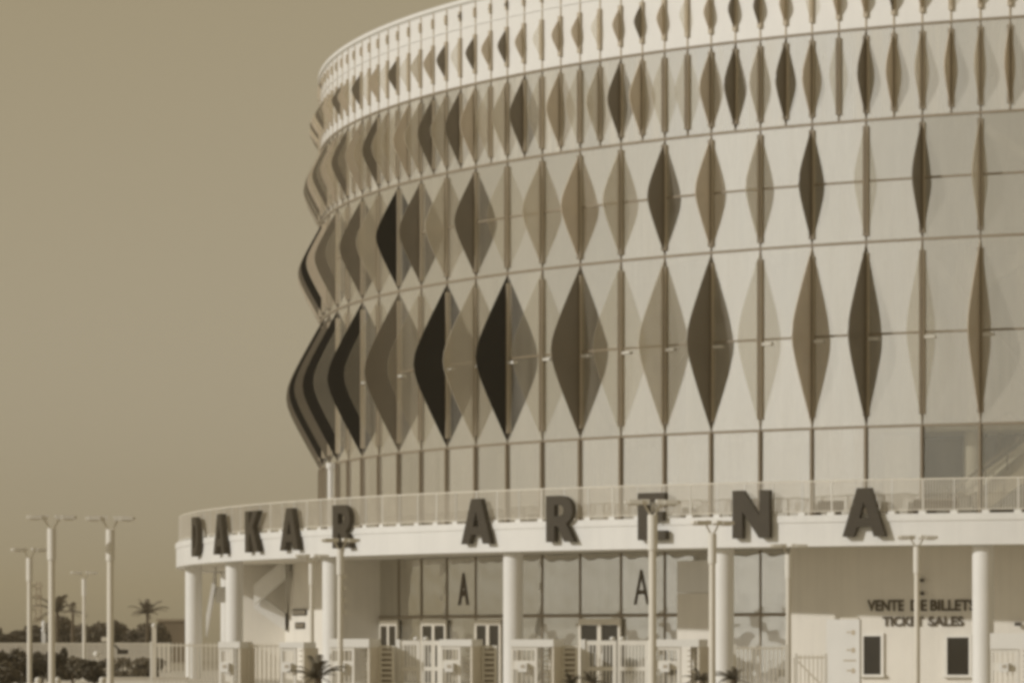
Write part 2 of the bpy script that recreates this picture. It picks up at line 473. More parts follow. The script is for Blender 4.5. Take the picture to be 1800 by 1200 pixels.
# inside of the drum: floors, bowl wall, columns, braces, stair
for zf in (ZA - 0.25, ZB - 0.25, ZD - 0.25):
    apart(MB().ring(R - 6.0, R - 0.45, zf, zf + 0.25, n=124).build('floor_slab', MT['white_paint']))
apart(MB().ring(R - 6.3, R - 6.0, 0.05, ZE, n=124).build('bowl_wall', MT['white_paint']))
pm = MB().tube((0, 0, -4.15), (0, 0, 4.1), 0.45, n=18).mesh('interior_column', MT['white_paint'], True)
for k in range(-4, 22, 2):
    t = K0 - (k + 0.35) * DK
    inst('interior_column', pm, arena, on(R - 2.0, t, 16.3) - Vector((CX, CY, 0)))
    inst('interior_column', pm, arena, on(R - 2.0, t, 8.0) - Vector((CX, CY, 0)))
for k, s in ((-2, 1), (0, -1), (6, 1), (9, -1)):
    a = on(R - 1.6, K0 - (k - 0.9) * DK, ZT + 0.2 if s > 0 else ZA - 0.3); b = on(R - 1.6, K0 - (k + 0.9) * DK, ZA - 0.3 if s > 0 else ZT + 0.2)
    apart(MB().bar(a, b, 0.3, 0.3).build('brace', MT['white_paint']))
    a = on(R - 1.6, K0 - (k - 1.2) * DK, ZA + 0.3 if s < 0 else ZB - 0.3); b = on(R - 1.6, K0 - (k + 1.2) * DK, ZB - 0.3 if s < 0 else ZA + 0.3)
    apart(MB().bar(a, b, 0.34, 0.34).build('brace', MT['white_paint']))
st = MB()
a = on(R - 2.0, TU(1640, R), ZT + 0.2); b = on(R - 2.0, TU(1880, R), ZA + 0.1)
st.bar(a, b, 0.35, 1.5)
stair = apart(st.build('inner_stair', MT['inside_wall']))
hr = MB(); up = Vector((0, 0, 1.0)); off = on(R - 1.1, -0.4) - on(R - 2.0, -0.4)
hr.bar(a + up + off, b + up + off, 0.12, 0.12)
for i in range(7):
    p = a + (b - a) * (i / 6) + off
    hr.bar(p, p + up, 0.06, 0.06)
sub(hr.build('handrail', MT['bar_dark']), stair).matrix_parent_inverse = Matrix()
stair_ch = stair.children
arc = MB()
ta, tb = TU(1728, R - 4), TU(1815, R - 4)
for i in range(14):
    q0_, q1_ = i / 14, (i + 1) / 14
    f0 = ZA - 0.4 + 1.1 * sin(pi * q0_); f1 = ZA - 0.4 + 1.1 * sin(pi * q1_)
    arc.bar(on(R - 4, ta + (tb - ta) * q0_, f0), on(R - 4, ta + (tb - ta) * q1_, f1), 0.22, 0.22)
for q in (0.0, 0.35, 0.7, 1.0):
    arc.bar(on(R - 4, ta + (tb - ta) * q, ZT), on(R - 4, ta + (tb - ta) * q, ZA - 0.4 + 1.1 * sin(pi * q)), 0.16, 0.16)
apart(arc.build('arched_frame', MT['bar_dark']))
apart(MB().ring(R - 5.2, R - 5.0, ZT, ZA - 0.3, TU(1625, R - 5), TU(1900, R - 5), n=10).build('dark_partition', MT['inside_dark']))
for u0, u1, z1 in ((1545, 1585, 1.9), (1640, 1672, 1.2), (1680, 1712, 0.8)):
    t = TU((u0 + u1) / 2, R - 1.2)
    wd = (u1 - u0) / 39.0 / 2
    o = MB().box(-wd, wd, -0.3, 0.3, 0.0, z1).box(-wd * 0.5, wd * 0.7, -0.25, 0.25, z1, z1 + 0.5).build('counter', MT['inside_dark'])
    o.location = on(R - 1.2, t, ZT + 0.01); o.rotation_euler[2] = t; apart(o)

# terrace: deck, white edge beam, soffit
apart(MB().ring(R - 8.5, RP - 0.02, ZT - 0.35, ZT, n=248).build('terrace_deck', MT['deck']))
fas = apart(MB().ring(RP - 0.45, RP, 6.38, ZT + 0.12, n=248).build('edge_beam', MT['white_paint'], smooth=False))
sub(MB().ring(RP - 0.5, RP + 0.05, ZT - 0.28 + 0.12, ZT + 0.15, n=248).build('coping', MT['white_paint']), fas)
apart(MB().ring(R - 0.3, RP - 0.46, 6.50, 6.62, n=248).build('soffit', MT['ceiling']))

# railing of the terrace
rt = MB().ring(RP - 0.21, RP - 0.15, 9.23, 9.29, n=248)
rt.ring(RP - 0.20, RP - 0.16, ZT + 0.30, ZT + 0.34, n=248)
rail = apart(rt.build('railing', MT['fence_paint']))
pk = MB()
npk = int(2 * pi * RP / 0.125)
for i in range(npk):
    t = -pi + 2 * pi * i / npk
    if -1.75 < t < 0.35:
        Mx = Matrix.Translation(on(RP - 0.18, t)) @ Matrix.Rotation(t, 4, 'Z')
        pk.box(-0.018, 0.018, -0.018, 0.018, ZT + 0.34, 9.22, Mx)
o = sub(pk.build('pickets', MT['fence_paint']), rail); o['kind'] = 'stuff'
pmz = MB().box(-0.016, 0.016, -0.03, 0.03, 0.0, 1.5).box(-0.16, 0.16, -0.12, 0.12, 0.0, 0.12).mesh('post', MT['white_metal'])
t = -1.72
while t < 0.3:
    inst('post', pmz, rail, on(RP - 0.18, t, ZT + 0.155), t)
    t += 1.42 / RP

# columns of the terrace
cprof = [(0.47, 0.03), (0.47, 6.46)]
cm = MB().tube((0, 0, 0.03), (0, 0, 6.499), 0.47, n=32, cap=False).mesh('column', MT['white_paint'], True)
cts = [-0.3809, -0.5794, -0.7749, -1.0079, -1.2174, -1.4544, -1.530, -1.75, -1.96, -2.17, -0.18, 0.02, 0.22, 0.42]
for t in cts:
    inst('column', cm, arena, on(62.4, t) - Vector((CX, CY, 0)))

# walls under the terrace
TR, TL = TU(1390, RW), -1.1765
wl = apart(MB().ring(RW - 0.25, RW, 0.03, 6.495, TL - 2.2, TL, n=60).build('outer_wall', MT['plaster']))
wl['label'] = 'pale wall left of the entrance recess'
tw = apart(MB().ring(RW - 0.25, RW, 0.03, 6.495, TR, TR + 2.6, n=70).build('ticket_wall', MT['plaster']))
tw['label'] = 'pale wall with the ticket windows'
for t in (TL, TR):
    o = MB().box(-0.12, 0.12, -(RW - 0.26), -(R - 0.3), 0.03, 6.495).build('return_wall', MT['plaster'])
    o.rotation_euler[2] = t + (-0.0022 if t == TL else 0.0022); o.parent = arena
apart(MB().ring(RW - 6, RW - 5.8, 0.03, 6.49, TR + 2.6, TL - 2.2 + 2 * pi, n=50).build('rear_wall', MT['plaster']))

# glazed entrance under the drum
eg = apart(MB().ring(R - 0.08, R + 0.06, 3.36, 3.50, TL, TR, n=40).build('entrance_glazing', MT['rail_dark']))
pw = 2 * R * sin(DK / 2) - 0.04
pu = box_mesh('glass_pane', pw, -0.015, 0.015, 6.49 - 3.5 - 0.04, MT['entry_glass'])
pl = box_mesh('glass_pane', pw, -0.015, 0.015, 3.36 - 0.07, MT['entry_glass'])
mm = box_mesh('mullion', 0.07, -0.07, 0.09, 6.46, MT['rail_dark'])
for k in range(3, 15):
    t = K0 - k * DK; tm = t - DK / 2
    inst('mullion', mm, eg, on(R, t, 3.26), t)
    if k < 14 or True:
        inst('glass_pane', pu, eg, on(R * cos(DK / 2), tm, 5.0), tm + rnd.gauss(0, 0.004), rnd.gauss(0, 0.002))
        inst('glass_pane', pl, eg, on(R * cos(DK / 2), tm, 1.72), tm + rnd.gauss(0, 0.004), rnd.gauss(0, 0.002))
for v0, v1, m_ in ((985, 1041, 'white_paint'), (1042, 1200, 'plaster')):
    t0_, t1_ = TU(1193, R), TU(1252, R); Zq = CY - R * cos(t0_)
    apart(MB().ring(R + 0.10, R + 0.13, max(0.04, EYE + (HOR - v1) / F * Zq), EYE + (HOR - v0) / F * Zq, t0_, t1_, n=4).build('infill_panel', MT[m_]))
apart(MB().ring(R - 5.0, R - 4.8, 0.03, 6.45, TL, TR, n=20).build('foyer_wall', MT['inside_wall']))
for u0, u1, v0, v1, m_ in ((1098, 1140, 978, 1078, 'fin_pale'), (962, 1016, 985, 1078, 'inside_dark'), (888, 948, 985, 1080, 'fin_light'), (750, 786, 992, 1078, 'fin_light'), (1300, 1385, 980, 1042, 'white_paint')):  # added panels, their tones standing in for varied reflections in the entrance panes
    t = TU((u0 + u1) / 2, R - 0.6); Zq = CY - (R - 0.6) * cos(t); wq = (u1 - u0) / (F / Zq) / max(0.4, cos(t + 0.05)) / 2
    o = MB().box(-wq, wq, -0.03, 0.03, EYE + (HOR - v1) / F * Zq, EYE + (HOR - v0) / F * Zq).build('reflection_panel', MT[m_])
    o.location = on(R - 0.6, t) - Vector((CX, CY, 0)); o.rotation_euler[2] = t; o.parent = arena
apart(MB().ring(R - 5.0, R - 0.1, 6.30, 6.45, TL, TR, n=20).build('foyer_ceiling', MT['ceiling']))
for u0, u1 in ((672, 705), (745, 790), (840, 886), (1022, 1095)):
    t = TU((u0 + u1) / 2, R)
    wd = abs(on(1, 0)[0]) * 0 + (u1 - u0) / (F / (CY - R * cos(t))) / max(0.25, cos(t + 0.0)) / 2
    wd = min(wd, 1.42)
    fr = MB().box(-wd, wd, -0.12, 0.0, 2.98, 3.28).box(-wd, -wd + 0.16, -0.12, 0.0, 0.03, 2.98).box(wd - 0.16, wd, -0.12, 0.0, 0.03, 2.98).box(-0.13, 0.13, -0.12, 0.0, 0.03, 2.98)
    d = fr.build('entrance_door', MT['fence_paint']); d.location = on(R + 0.10, t) - Vector((CX, CY, 0)); d.rotation_euler[2] = t; d.parent = arena
    for s in (-1, 1):
        lo, hi = (-wd + 0.18, -0.15) if s < 0 else (0.15, wd - 0.18)
        o = MB().box(lo, hi, -0.06, -0.03, 0.05, 2.96).build('door_leaf', MT['window_dark'], d)
        o2 = MB().bar((-s * 0 + (-0.22 if s < 0 else 0.22), -0.14, 1.0), ((-0.22 if s < 0 else 0.22), -0.14, 1.6), 0.04, 0.04).build('handle', MT['white_metal'], d)


# ------------------------------------------------------------------ lettering
def strokes(polys):
    return polys


def letter_polys(c):
    """outlines in a unit box, heavy sans capitals; holes given as second list"""
    if c == 'A':
        return [(0, 0), (0.27, 0), (0.335, 0.20), (0.665, 0.20), (0.73, 0), (1, 0), (0.66, 1), (0.34, 1)], [(0.395, 0.38), (0.605, 0.38), (0.5, 0.72)]
    if c == 'E':
        return [(0, 0), (1, 0), (1, 0.2), (0.34, 0.2), (0.34, 0.41), (0.9, 0.41), (0.9, 0.60), (0.34, 0.60), (0.34, 0.8), (0.97, 0.8), (0.97, 1), (0, 1)], None
    if c == 'N':
        return [(0, 0), (0.27, 0), (0.27, 0.56), (0.72, 0), (1, 0), (1, 1), (0.73, 1), (0.73, 0.45), (0.29, 1), (0, 1)], None
    if c == 'K':
        return [(0, 0), (0.30, 0), (0.30, 0.36), (0.40, 0.46), (0.68, 0), (1.03, 0), (0.60, 0.62), (1.0, 1), (0.63, 1), (0.30, 0.66), (0.30, 1), (0, 1)], None
    if c == 'D':
        o = [(0, 0), (0.45, 0)]
        o += [(0.45 + 0.55 * sin(a), 0.5 - 0.5 * cos(a)) for a in [pi * i / 12 for i in range(1, 12)]]
        o += [(0.45, 1), (0, 1)]
        h = [(0.29, 0.21), (0.45, 0.21)] + [(0.45 + 0.26 * sin(a), 0.5 - 0.29 * cos(a)) for a in [pi * i / 8 for i in range(1, 8)]] + [(0.45, 0.79), (0.29, 0.79)]
        return o, h
    if c == 'R':
        o = [(0, 0), (0.30, 0), (0.30, 0.34), (0.42, 0.34), (0.66, 0), (1.02, 0), (0.72, 0.40)]
        o += [(0.52 + 0.44 * sin(a), 0.68 - 0.32 * cos(a)) for a in [pi * i / 10 for i in range(2, 10)]]
        o += [(0.5, 1), (0, 1)]
        h = [(0.30, 0.56), (0.48, 0.56)] + [(0.48 + 0.17 * sin(a), 0.68 - 0.12 * cos(a)) for a in [pi * i / 6 for i in range(1, 6)]] + [(0.48, 0.80), (0.30, 0.80)]
        return o, h


def letter_mesh(c, wdt, hgt, dep, m):
    cu = bpy.data.curves.new('letter', 'CURVE'); cu.dimensions = '2D'; cu.fill_mode = 'BOTH'; cu.extrude = dep / 2
    o, h = letter_polys(c)
    for ring in (o, h):
        if not ring: continue
        sp = cu.splines.new('POLY'); sp.points.add(len(ring) - 1); sp.use_cyclic_u = True
        for p, (x, y) in zip(sp.points, ring): p.co = ((x - 0.5) * wdt, y * hgt, 0, 1)
    ob = bpy.data.objects.new('tmp', cu); COL.objects.link(ob)
    me = bpy.data.meshes.new_from_object(ob.evaluated_get(bpy.context.evaluated_depsgraph_get()))
    bpy.data.objects.remove(ob); bpy.data.curves.remove(cu)
    me.transform(Matrix.Rotation(radians(90), 4, 'X'))
    me.materials.clear(); me.materials.append(m)
    me.name = 'sign_letter'
    return me


def text_mesh(s, wdt, hgt, dep, m, bold=0.02):
    cu = bpy.data.curves.new('txt', 'FONT'); cu.body = s; cu.extrude = 0.01; cu.offset = bold; cu.align_x = 'CENTER'
    ob = bpy.data.objects.new('tmp', cu); COL.objects.link(ob)
    me = bpy.data.meshes.new_from_object(ob.evaluated_get(bpy.context.evaluated_depsgraph_get()))
    bpy.data.objects.remove(ob); bpy.data.curves.remove(cu)
    X = [v.co.x for v in me.vertices]; Y = [v.co.y for v in me.vertices]
    x0, x1, y0, y1 = min(X), max(X), min(Y), max(Y)
    for v in me.vertices:
        v.co = ((v.co.x - (x0 + x1) / 2) / (x1 - x0) * wdt, v.co.z / 0.02 * dep, (v.co.y - y0) / (y1 - y0) * hgt)
    me.flip_normals() if False else None
    me.materials.clear(); me.materials.append(m); me.update()
    return me


LW = {'D': 1.55, 'A': 2.0, 'K': 1.75, 'R': 1.65, 'E': 1.5, 'N': 1.85}
lt = [('D', -1.2731), ('A', -1.1920), ('K', -1.1131), ('A', -1.0407), ('R', -0.9578), ('A', -0.7932), ('R', -0.7093), ('E', -0.6271), ('N', -0.5459), ('A', -0.4604)]
lmesh = {}
for i, (c, t) in enumerate(lt):
    if c not in lmesh: lmesh[c] = letter_mesh(c, LW[c], 2.13, 0.30, MT['letter'])
    o = inst('sign_letter', lmesh[c], arena, on(RP + 0.22, t, 6.77) - Vector((CX, CY, 0)), t)
    o['label'] = 'dark raised letter %s of the name on the terrace edge' % c
    bk = MB()
    for dx in (-0.25, 0.25):
        for zz in (0.35, 0.75): bk.bar((dx * LW[c], 0.10, zz), (dx * LW[c], 0.27, zz), 0.06, 0.06)
    bk.build('bracket', MT['white_metal'], o)

def islands(me):
    bm = bmesh.new(); bm.from_mesh(me); bmesh.ops.remove_doubles(bm, verts=bm.verts, dist=1e-5)
    seen = set(); out = []
    bm.verts.ensure_lookup_table()
    for v in bm.verts:
        if v in seen: continue
        st_ = [v]; comp = []; seen.add(v)
        while st_:
            q = st_.pop(); comp.append(q)
            for e_ in q.link_edges:
                o_ = e_.other_vert(q)
                if o_ not in seen: seen.add(o_); st_.append(o_)
        ix = {c.index: i for i, c in enumerate(comp)}
        fs = {f for c in comp for f in c.link_faces}
        out.append(([c.co.copy() for c in comp], [tuple(ix[w_.index] for w_ in f.verts) for f in fs]))
    bm.free()
    return out


for s, uv, z, wd, hg in (('VENTE', (1523, 1589), 3.56, 0, 0.51), ('DE', (1600, 1629), 3.56, 0, 0.51), ('BILLETS', (1635, 1714), 3.56, 0, 0.51), ('TICKET', (1550, 1624), 2.87, 0, 0.44), ('SALES', (1631, 1693), 2.87, 0, 0.44)):
    t = TU((uv[0] + uv[1]) / 2, RW + 0.08)
    wd = (uv[1] - uv[0]) / 38.9 / 0.955
    tx = empty('wall_lettering', on(RW + 0.05, t, z) - Vector((CX, CY, 0)), t, arena)
    tx['label'] = 'dark raised capitals reading ' + s
    for vs, fs in islands(text_mesh(s, wd, hg, 0.03, MT['text_dark'], 0.028)):
        lnk(bpy.data.objects.new('letter', mesh('letter', vs, fs, MT['text_dark'])), tx)
for u, z, wd, hg in ((814, 4.02, 1.0, 1.65), (1127, 3.95, 0.95, 1.7)):
    t = TU(u, R + 0.03)
    inst('glass_letter', text_mesh('A', wd, hg, 0.01, MT['text_dark'], 0.02 if u < 900 else -0.004), arena, on(R + 0.03, t, z) - Vector((CX, CY, 0)), t)

# ticket windows, wall lamps
for u0, u1, zb, zt in ((1520, 1549, 0.68, 2.42), (1667, 1703, 0.68, 2.36), (1830, 1866, 0.68, 2.36)):
    t = TU((u0 + u1) / 2, RW); wd = (u1 - u0) / 38.9 / cos(t) / 2
    fr = MB().box(-wd - 0.14, wd + 0.14, -0.10, 0.0, zt, zt + 0.14).box(-wd - 0.14, -wd, -0.10, 0, zb, zt).box(wd, wd + 0.14, -0.10, 0, zb, zt).box(-wd - 0.2, wd + 0.2, -0.22, 0, zb - 0.12, zb)
    o = fr.build('ticket_window', MT['gate_paint']); o.location = on(RW + 0.005, t) - Vector((CX, CY, 0)); o.rotation_euler[2] = t; o.parent = arena
    MB().box(-wd, wd, -0.03, -0.012, zb, zt).build('pane', MT['window_dark'], o)
for u, v in ((1792, 1097), (1622, 1020), (1622, 1043)):
    t = TU(u, RW); Z = CY - RW * cos(t); z = EYE + (HOR - v) / F * Z
    o = MB().bar((0, 0, 0), (0, -0.22, 0.05), 0.08, 0.08).box(-0.14, 0.14, -0.34, -0.18, -0.06, 0.10).build('wall_lamp', MT['gadget_dark'])
    o.location = on(RW, t, z) - Vector((CX, CY, 0)); o.rotation_euler[2] = t; o.parent = arena

# two dark notice plates on the left wall
for u, v0, v1, wpx in ((527, 1070, 1081, 38), (528, 1093, 1104, 25)):
    t = TU(u, RW); Z = CY - RW * cos(t); wd = wpx / (F / Z) / max(0.3, cos(t)) / 2
    z0, z1 = EYE + (HOR - v1) / F * Z, EYE + (HOR - v0) / F * Z
    o = MB().box(-wd, wd, -0.05, 0, z0, z1).build('notice_plate', MT['letter']); o.location = on(RW + 0.01, t) - Vector((CX, CY, 0)); o.rotation_euler[2] = t; o.parent = arena
    mk = MB()
    for i in range(5):
        x = -wd * 0.75 + wd * 1.5 * i / 4
        mk.box(x - wd * 0.06, x + wd * 0.06, -0.06, -0.05, z0 + 0.08, z1 - 0.08)
    mk.build('marks', MT['fin_light'], o)

# outside stair at the left end under the terrace: two flights with solid white sides
stp = empty('outside_stair', (0, 0, 0)); apart(stp)
Zs = 206.0
def flight(u0, v0, u1, v1, th, mtl, z0=Zs, dz=1.6):
    a, b = P(u0, v0, z0), P(u1, v1, z0)
    m = MB()
    up = Vector((0, 0, th)); bk = Vector((0, dz, 0))
    vs = [a, b, b + up, a + up, a + bk, b + bk, b + up + bk, a + up + bk]
    m.add(vs, [(0, 1, 2, 3), (7, 6, 5, 4), (0, 4, 5, 1), (1, 5, 6, 2), (2, 6, 7, 3), (3, 7, 4, 0)])
    m.build('flight', mtl, stp)
flight(446, 1062, 502, 1015, 1.1, MT['white_paint'])
flight(446, 1068, 501, 1108, 1.0, MT['white_paint'], Zs + 1.7)
flight(362, 1118, 378, 1030, 1.2, MT['white_paint'], Zs + 5.7, 1.1)
flight(379, 1058, 419, 1058, 0.9, MT['white_paint'], Zs + 6)
c0, c1 = P(421, 1200, Zs + 4.3), P(506, 1200, Zs + 4.3)
MB().box(c0.x, c1.x, Zs + 4.3, Zs + 7, 0.03, 6.49).build('core_wall', MT['plaster'], stp)

# benches behind the railing
def thing_at(name, u, v, Z, rz=0.0):
    p = P(u, v, Z); return empty(name, p, rz)
for u, wd in ((1455, 0.62), (1640, 1.0)):
    t = TU(u, RP - 1.6)
    b = empty('terrace_bench', on(RP - 1.6, t, ZT + 0.002), t)
    tag(b, 'dark low bench behind the terrace railing, %s' % ('just left of the last letter A' if u < 1500 else 'right of the last letter A'), 'bench', 'benches on the terrace')
    for i in range(3): MB().box(-wd, wd, -0.28 + 0.2 * i, -0.12 + 0.2 * i, 0.40, 0.46).build('slat', MT['bar_dark'], b)
    for s in (-1, 1): MB().box(s * wd * 0.8 - 0.05, s * wd * 0.8 + 0.05, -0.26, 0.26, 0.0, 0.40).build('leg', MT['bar_dark'], b)
    MB().box(-wd, wd, 0.30, 0.36, 0.46, 0.85).build('backrest', MT['bar_dark'], b)

# ------------------------------------------------------------------ plaza: lamp posts
LH = 6.0
lp = empty('street_lamp', (0, 0, 0))
MB().tube((0, 0, 0), (0, 0, LH - 1.35), 0.105, 0.10, n=16).build('post', MT['pole'], lp, True)
MB().tube((0, 0, LH - 1.35), (0, 0, LH - 0.42), 0.135, n=16).build('sleeve', MT['lamp_head'], lp, True)
MB().tube((0, 0, 0), (0, 0, 0.06), 0.24, n=16).build('base_plate', MT['pole'], lp)
for s in (-1, 1):
    MB().tube((s * 0.04, 0, LH - 0.45), (s * 0.26, 0, LH - 0.08), 0.028, n=8).build('arm', MT['pole'], lp)
    h = MB()
    for i, (x0, x1, wy) in enumerate(((0.10, 0.30, 0.13), (0.30, 0.66, 0.17), (0.66, 0.74, 0.12))):
        h.box(s * x0 if s > 0 else -x1, s * x1 if s > 0 else -x0, -wy, wy, LH - 0.15 + 0.012 * i, LH - 0.01 - 0.012 * i)
    hd = h.build('lamp_head', MT['lamp_head'], lp)
    MB().box(s * 0.5 - 0.14, s * 0.5 + 0.14, -0.10, 0.10, LH - 0.165, LH - 0.14).build('lens', MT['fin_pale'], hd)
lamps = [
    (52, 963, 'lamp post farthest left, shorter than the one beside it', 0.35),
    (91, 905, 'tall double-headed lamp post second from the left edge', 0.2),
    (148, 1004, 'smallest distant lamp post between the two tall ones at the left', 0.3),
    (194, 907, 'tall lamp post carrying a dark security camera', 0.15),
    (548, 974, 'slim lamp post in front of the wall with two dark notice plates', 0.25),
    (598, 946, 'lamp post whose head crosses the foot of the letter R', 0.4),
    (1147, 878, 'tall lamp post in front of the letter E', 0.15),
    (1252, 915, 'lamp post touching the white column left of the letter N', 0.5),
    (1386, 956, 'lamp post at the left end of the ticket wall', 0.2),
    (1612, 941, 'lamp post crossing the lettering above the ticket windows', 0.2)]
placed = []
for i, (u, v, lab, rz) in enumerate(lamps):
    Z = (LH - 0.02 - EYE) * F / (HOR - v)
    o = lp if i == 0 else copy_tree(lp)
    p = P(u, HOR, Z); o.location = (p.x, Z, 0.0); o.rotation_euler[2] = rz
    tag(o, 'pale ' + lab, 'lamp post', 'double-headed lamp posts on the plaza')
    placed.append((o, u, v, Z))
for o, u, v, Z in placed:
    if u in (52, 598):            # small stacked brackets on the right side
        for q in range(4):
            z = EYE + (HOR - (v + 66 + q * 21)) / F * Z
            MB().box(0.13, 0.27, -0.05, 0.05, z - 0.06, z + 0.06).build('side_bracket', MT['lamp_head'], o)
# slim white column on the terrace at the left edge of the drum
o = inst('terrace_column', MB().tube((0, 0, ZT), (0, 0, ZA - 0.35), 0.16, n=18).tube((0, 0, ZA - 0.35), (0, 0, ZA - 0.05), 0.24, n=18).mesh('terrace_column', MT['white_paint'], True), arena, on(R + 0.55, TU(581, R + 0.55)) - Vector((CX, CY, 0)))
# security camera on the fourth lamp
Z = (LH - EYE) * F / (HOR - 907)
p = P(194, 1128, Z)
sc = empty('security_camera', (p.x, Z, p.z)); tag(sc, 'dark security camera on an arm of the tall lamp post at left', 'camera')
MB().box(-0.26, -0.09, -0.12, 0.12, 0.02, 0.16).build('junction_box', MT['fence_paint'], sc)
MB().bar((0.08, 0, -0.05), (0.32, -0.02, -0.27), 0.05, 0.05).build('arm', MT['gadget_dark'], sc)
MB().box(0.22, 0.50, -0.10, 0.10, -0.36, -0.22).build('housing', MT['gadget_dark'], sc)
MB().tube((0.50, 0, -0.29), (0.54, 0, -0.29), 0.05, n=10).build('lens', MT['window_dark'], sc)

# ------------------------------------------------------------------ the gate line
ZG = 140.0
PX = F / ZG


def gx(u): return (u - 900.0) / PX


def zv(v): return EYE + (HOR - v) / PX


def fence(u0, u1, vtop, label, Z=ZG, pitch=0.16, name='picket_fence'):
    k = F / Z; x0, x1 = (u0 - 900) / k, (u1 - 900) / k; zt = EYE + (HOR - vtop) / k
    e_ = empty(name, ((x0 + x1) / 2, Z, 0)); tag(e_, label, 'fence', 'fences of the gate line')
    wd = (x1 - x0) / 2
    for z in (0.18, zt - 0.10): MB().box(-wd, wd, -0.025, 0.025, z - 0.03, z + 0.03).build('rail', MT['fence_paint'], e_)
    for x in (-wd, wd): MB().box(x - 0.05, x + 0.05, -0.05, 0.05, 0.0, zt + 0.05).build('post', MT['gate_paint'], e_)
    n = max(2, int(2 * wd / pitch))
    pm_ = MB().box(-0.022, 0.022, -0.022, 0.022, 0.05, zt).mesh('picket', MT['fence_paint'])
    for i in range(1, n): inst('picket', pm_, e_, (-wd + 2 * wd * i / n, 0, 0))
    return e_


fence(266, 392, 1129, 'pale picket fence at the left foot of the terrace')
fence(437, 500, 1130, 'pale picket fence left of the notice plates')
fence(1292, 1382, 1134, 'pale picket fence between the lamp post and the column below the letter N')
fence(1400, 1452, 1150, 'short picket fence at the left of the white board')


def turnstile(u0, u1, v0, v1, label, rz=-0.34):
    x0, x1 = gx(u0), gx(u1); wd = (x1 - x0) / 2
    zt, zb = zv(v0), zv(v1)
    e_ = empty('turnstile', ((x0 + x1) / 2, ZG, 0), rz); tag(e_, label, 'turnstile', 'full height turnstiles of the gate line')
    MB().box(-wd, wd, -0.75, 0.45, zb, zt).build('roof', MT['white_metal'], e_)
    # guide panel on the left half with grated opening and reader box
    pa = -wd + 0.06; pb = pa + wd * 1.1
    fr = MB()
    for x in (pa, pb): fr.box(x - 0.05, x + 0.05, -0.70, -0.60, 0, zb)
    fr.box(pa, pb, -0.69, -0.61, zb - 0.85, zb - 0.52).box(pa, pb, -0.69, -0.61, 0.0, 0.5).box(pa, pb, -0.69, -0.61, zb - 0.12, zb)
    gp = fr.build('guide_panel', MT['gate_paint'], e_)
    for i in range(4):
        x = pa + (pb - pa) * (i + 1) / 5
        MB().box(x - 0.02, x + 0.02, -0.67, -0.63, 0.45, zb - 0.1).build('grate_bar', MT['fence_paint'], gp)
    xm = (pa + pb) / 2
    MB().box(xm - 0.16, xm + 0.18, -0.92, -0.70, 1.05, 1.38).build('reader_box', MT['white_metal'], e_)
    MB().box(xm - 0.05, xm + 0.10, -0.94, -0.92, 1.20, 1.32).build('screen', MT['cage_dark'], e_)
    # rotor with rungs in the dark half
    cx_ = wd * 0.55
    ro = MB().tube((cx_, 0, 0), (cx_, 0, zb), 0.06, n=10).build('rotor', MT['gate_paint'], e_)
    for i in range(9):
        z = 0.25 + i * 0.2
        for a in (0.3, 2.4, 4.5):
            MB().bar((cx_, 0, z), (cx_ + 0.5 * wd * cos(a), 0.5 * sin(a), z), 0.035, 0.035).build('rung', MT['fence_paint'], ro)
    MB().box(pb + 0.06, wd - 0.08, 0.60, 0.64, 0.05, zb).build('barrier_panel', MT['cage_dark'], e_)
    MB().box(wd - 0.08, wd, -0.7, 0.7, 0, zb).build('side_post', MT['fence_paint'], e_)
    return e_


for a in ((396, 437, 1127, 1138, 'narrow white-roofed turnstile in front of the second column from left'),
          (503, 549, 1128, 1138, 'small white-roofed turnstile below the notice plates'),
          (589, 664, 1122, 1137, 'white-roofed turnstile right of the column below the letter R'),
          (783, 843, 1123, 1135, 'white-roofed turnstile attached to the right of the left double gate'),
          (906, 986, 1123, 1136, 'white-roofed turnstile just right of the middle column'),
          (1153, 1240, 1123, 1136, 'white-roofed turnstile between the tall lamp post and the column below the letter N'),
          (1747, 1830, 1112, 1140, 'white-roofed turnstile at the right edge of the picture')):
    turnstile(*a)


def comb(u0, u1, label):
    x0, x1 = gx(u0), gx(u1); e_ = empty('ladder_barrier', ((x0 + x1) / 2, ZG, 0), -0.3); wd = (x1 - x0) / 2
    tag(e_, label, 'barrier', 'ladder barriers beside the turnstiles')
    zt = zv(1134)
    for s in (-1, 1): MB().box(s * wd - 0.05, s * wd + 0.05, -0.05, 0.05, 0, zt).build('post', MT['gate_paint'], e_)
    MB().box(-wd, wd, 0.12, 0.14, 0.1, zt - 0.1).build('back_plate', MT['cage_dark'], e_)
    rm = MB().box(-wd * 0.85, wd * 0.85, -0.03, 0.03, -0.045, 0.045).mesh('rung', MT['gate_paint'])
    for i in range(10): inst('rung', rm, e_, (0, 0, 0.2 + i * 0.2))


comb(668, 692, 'ladder-like barrier of rungs left of the left double gate')
comb(849, 872, 'ladder-like barrier of rungs left of the middle column')
comb(990, 1014, 'ladder-like barrier of rungs left of the right double gate')


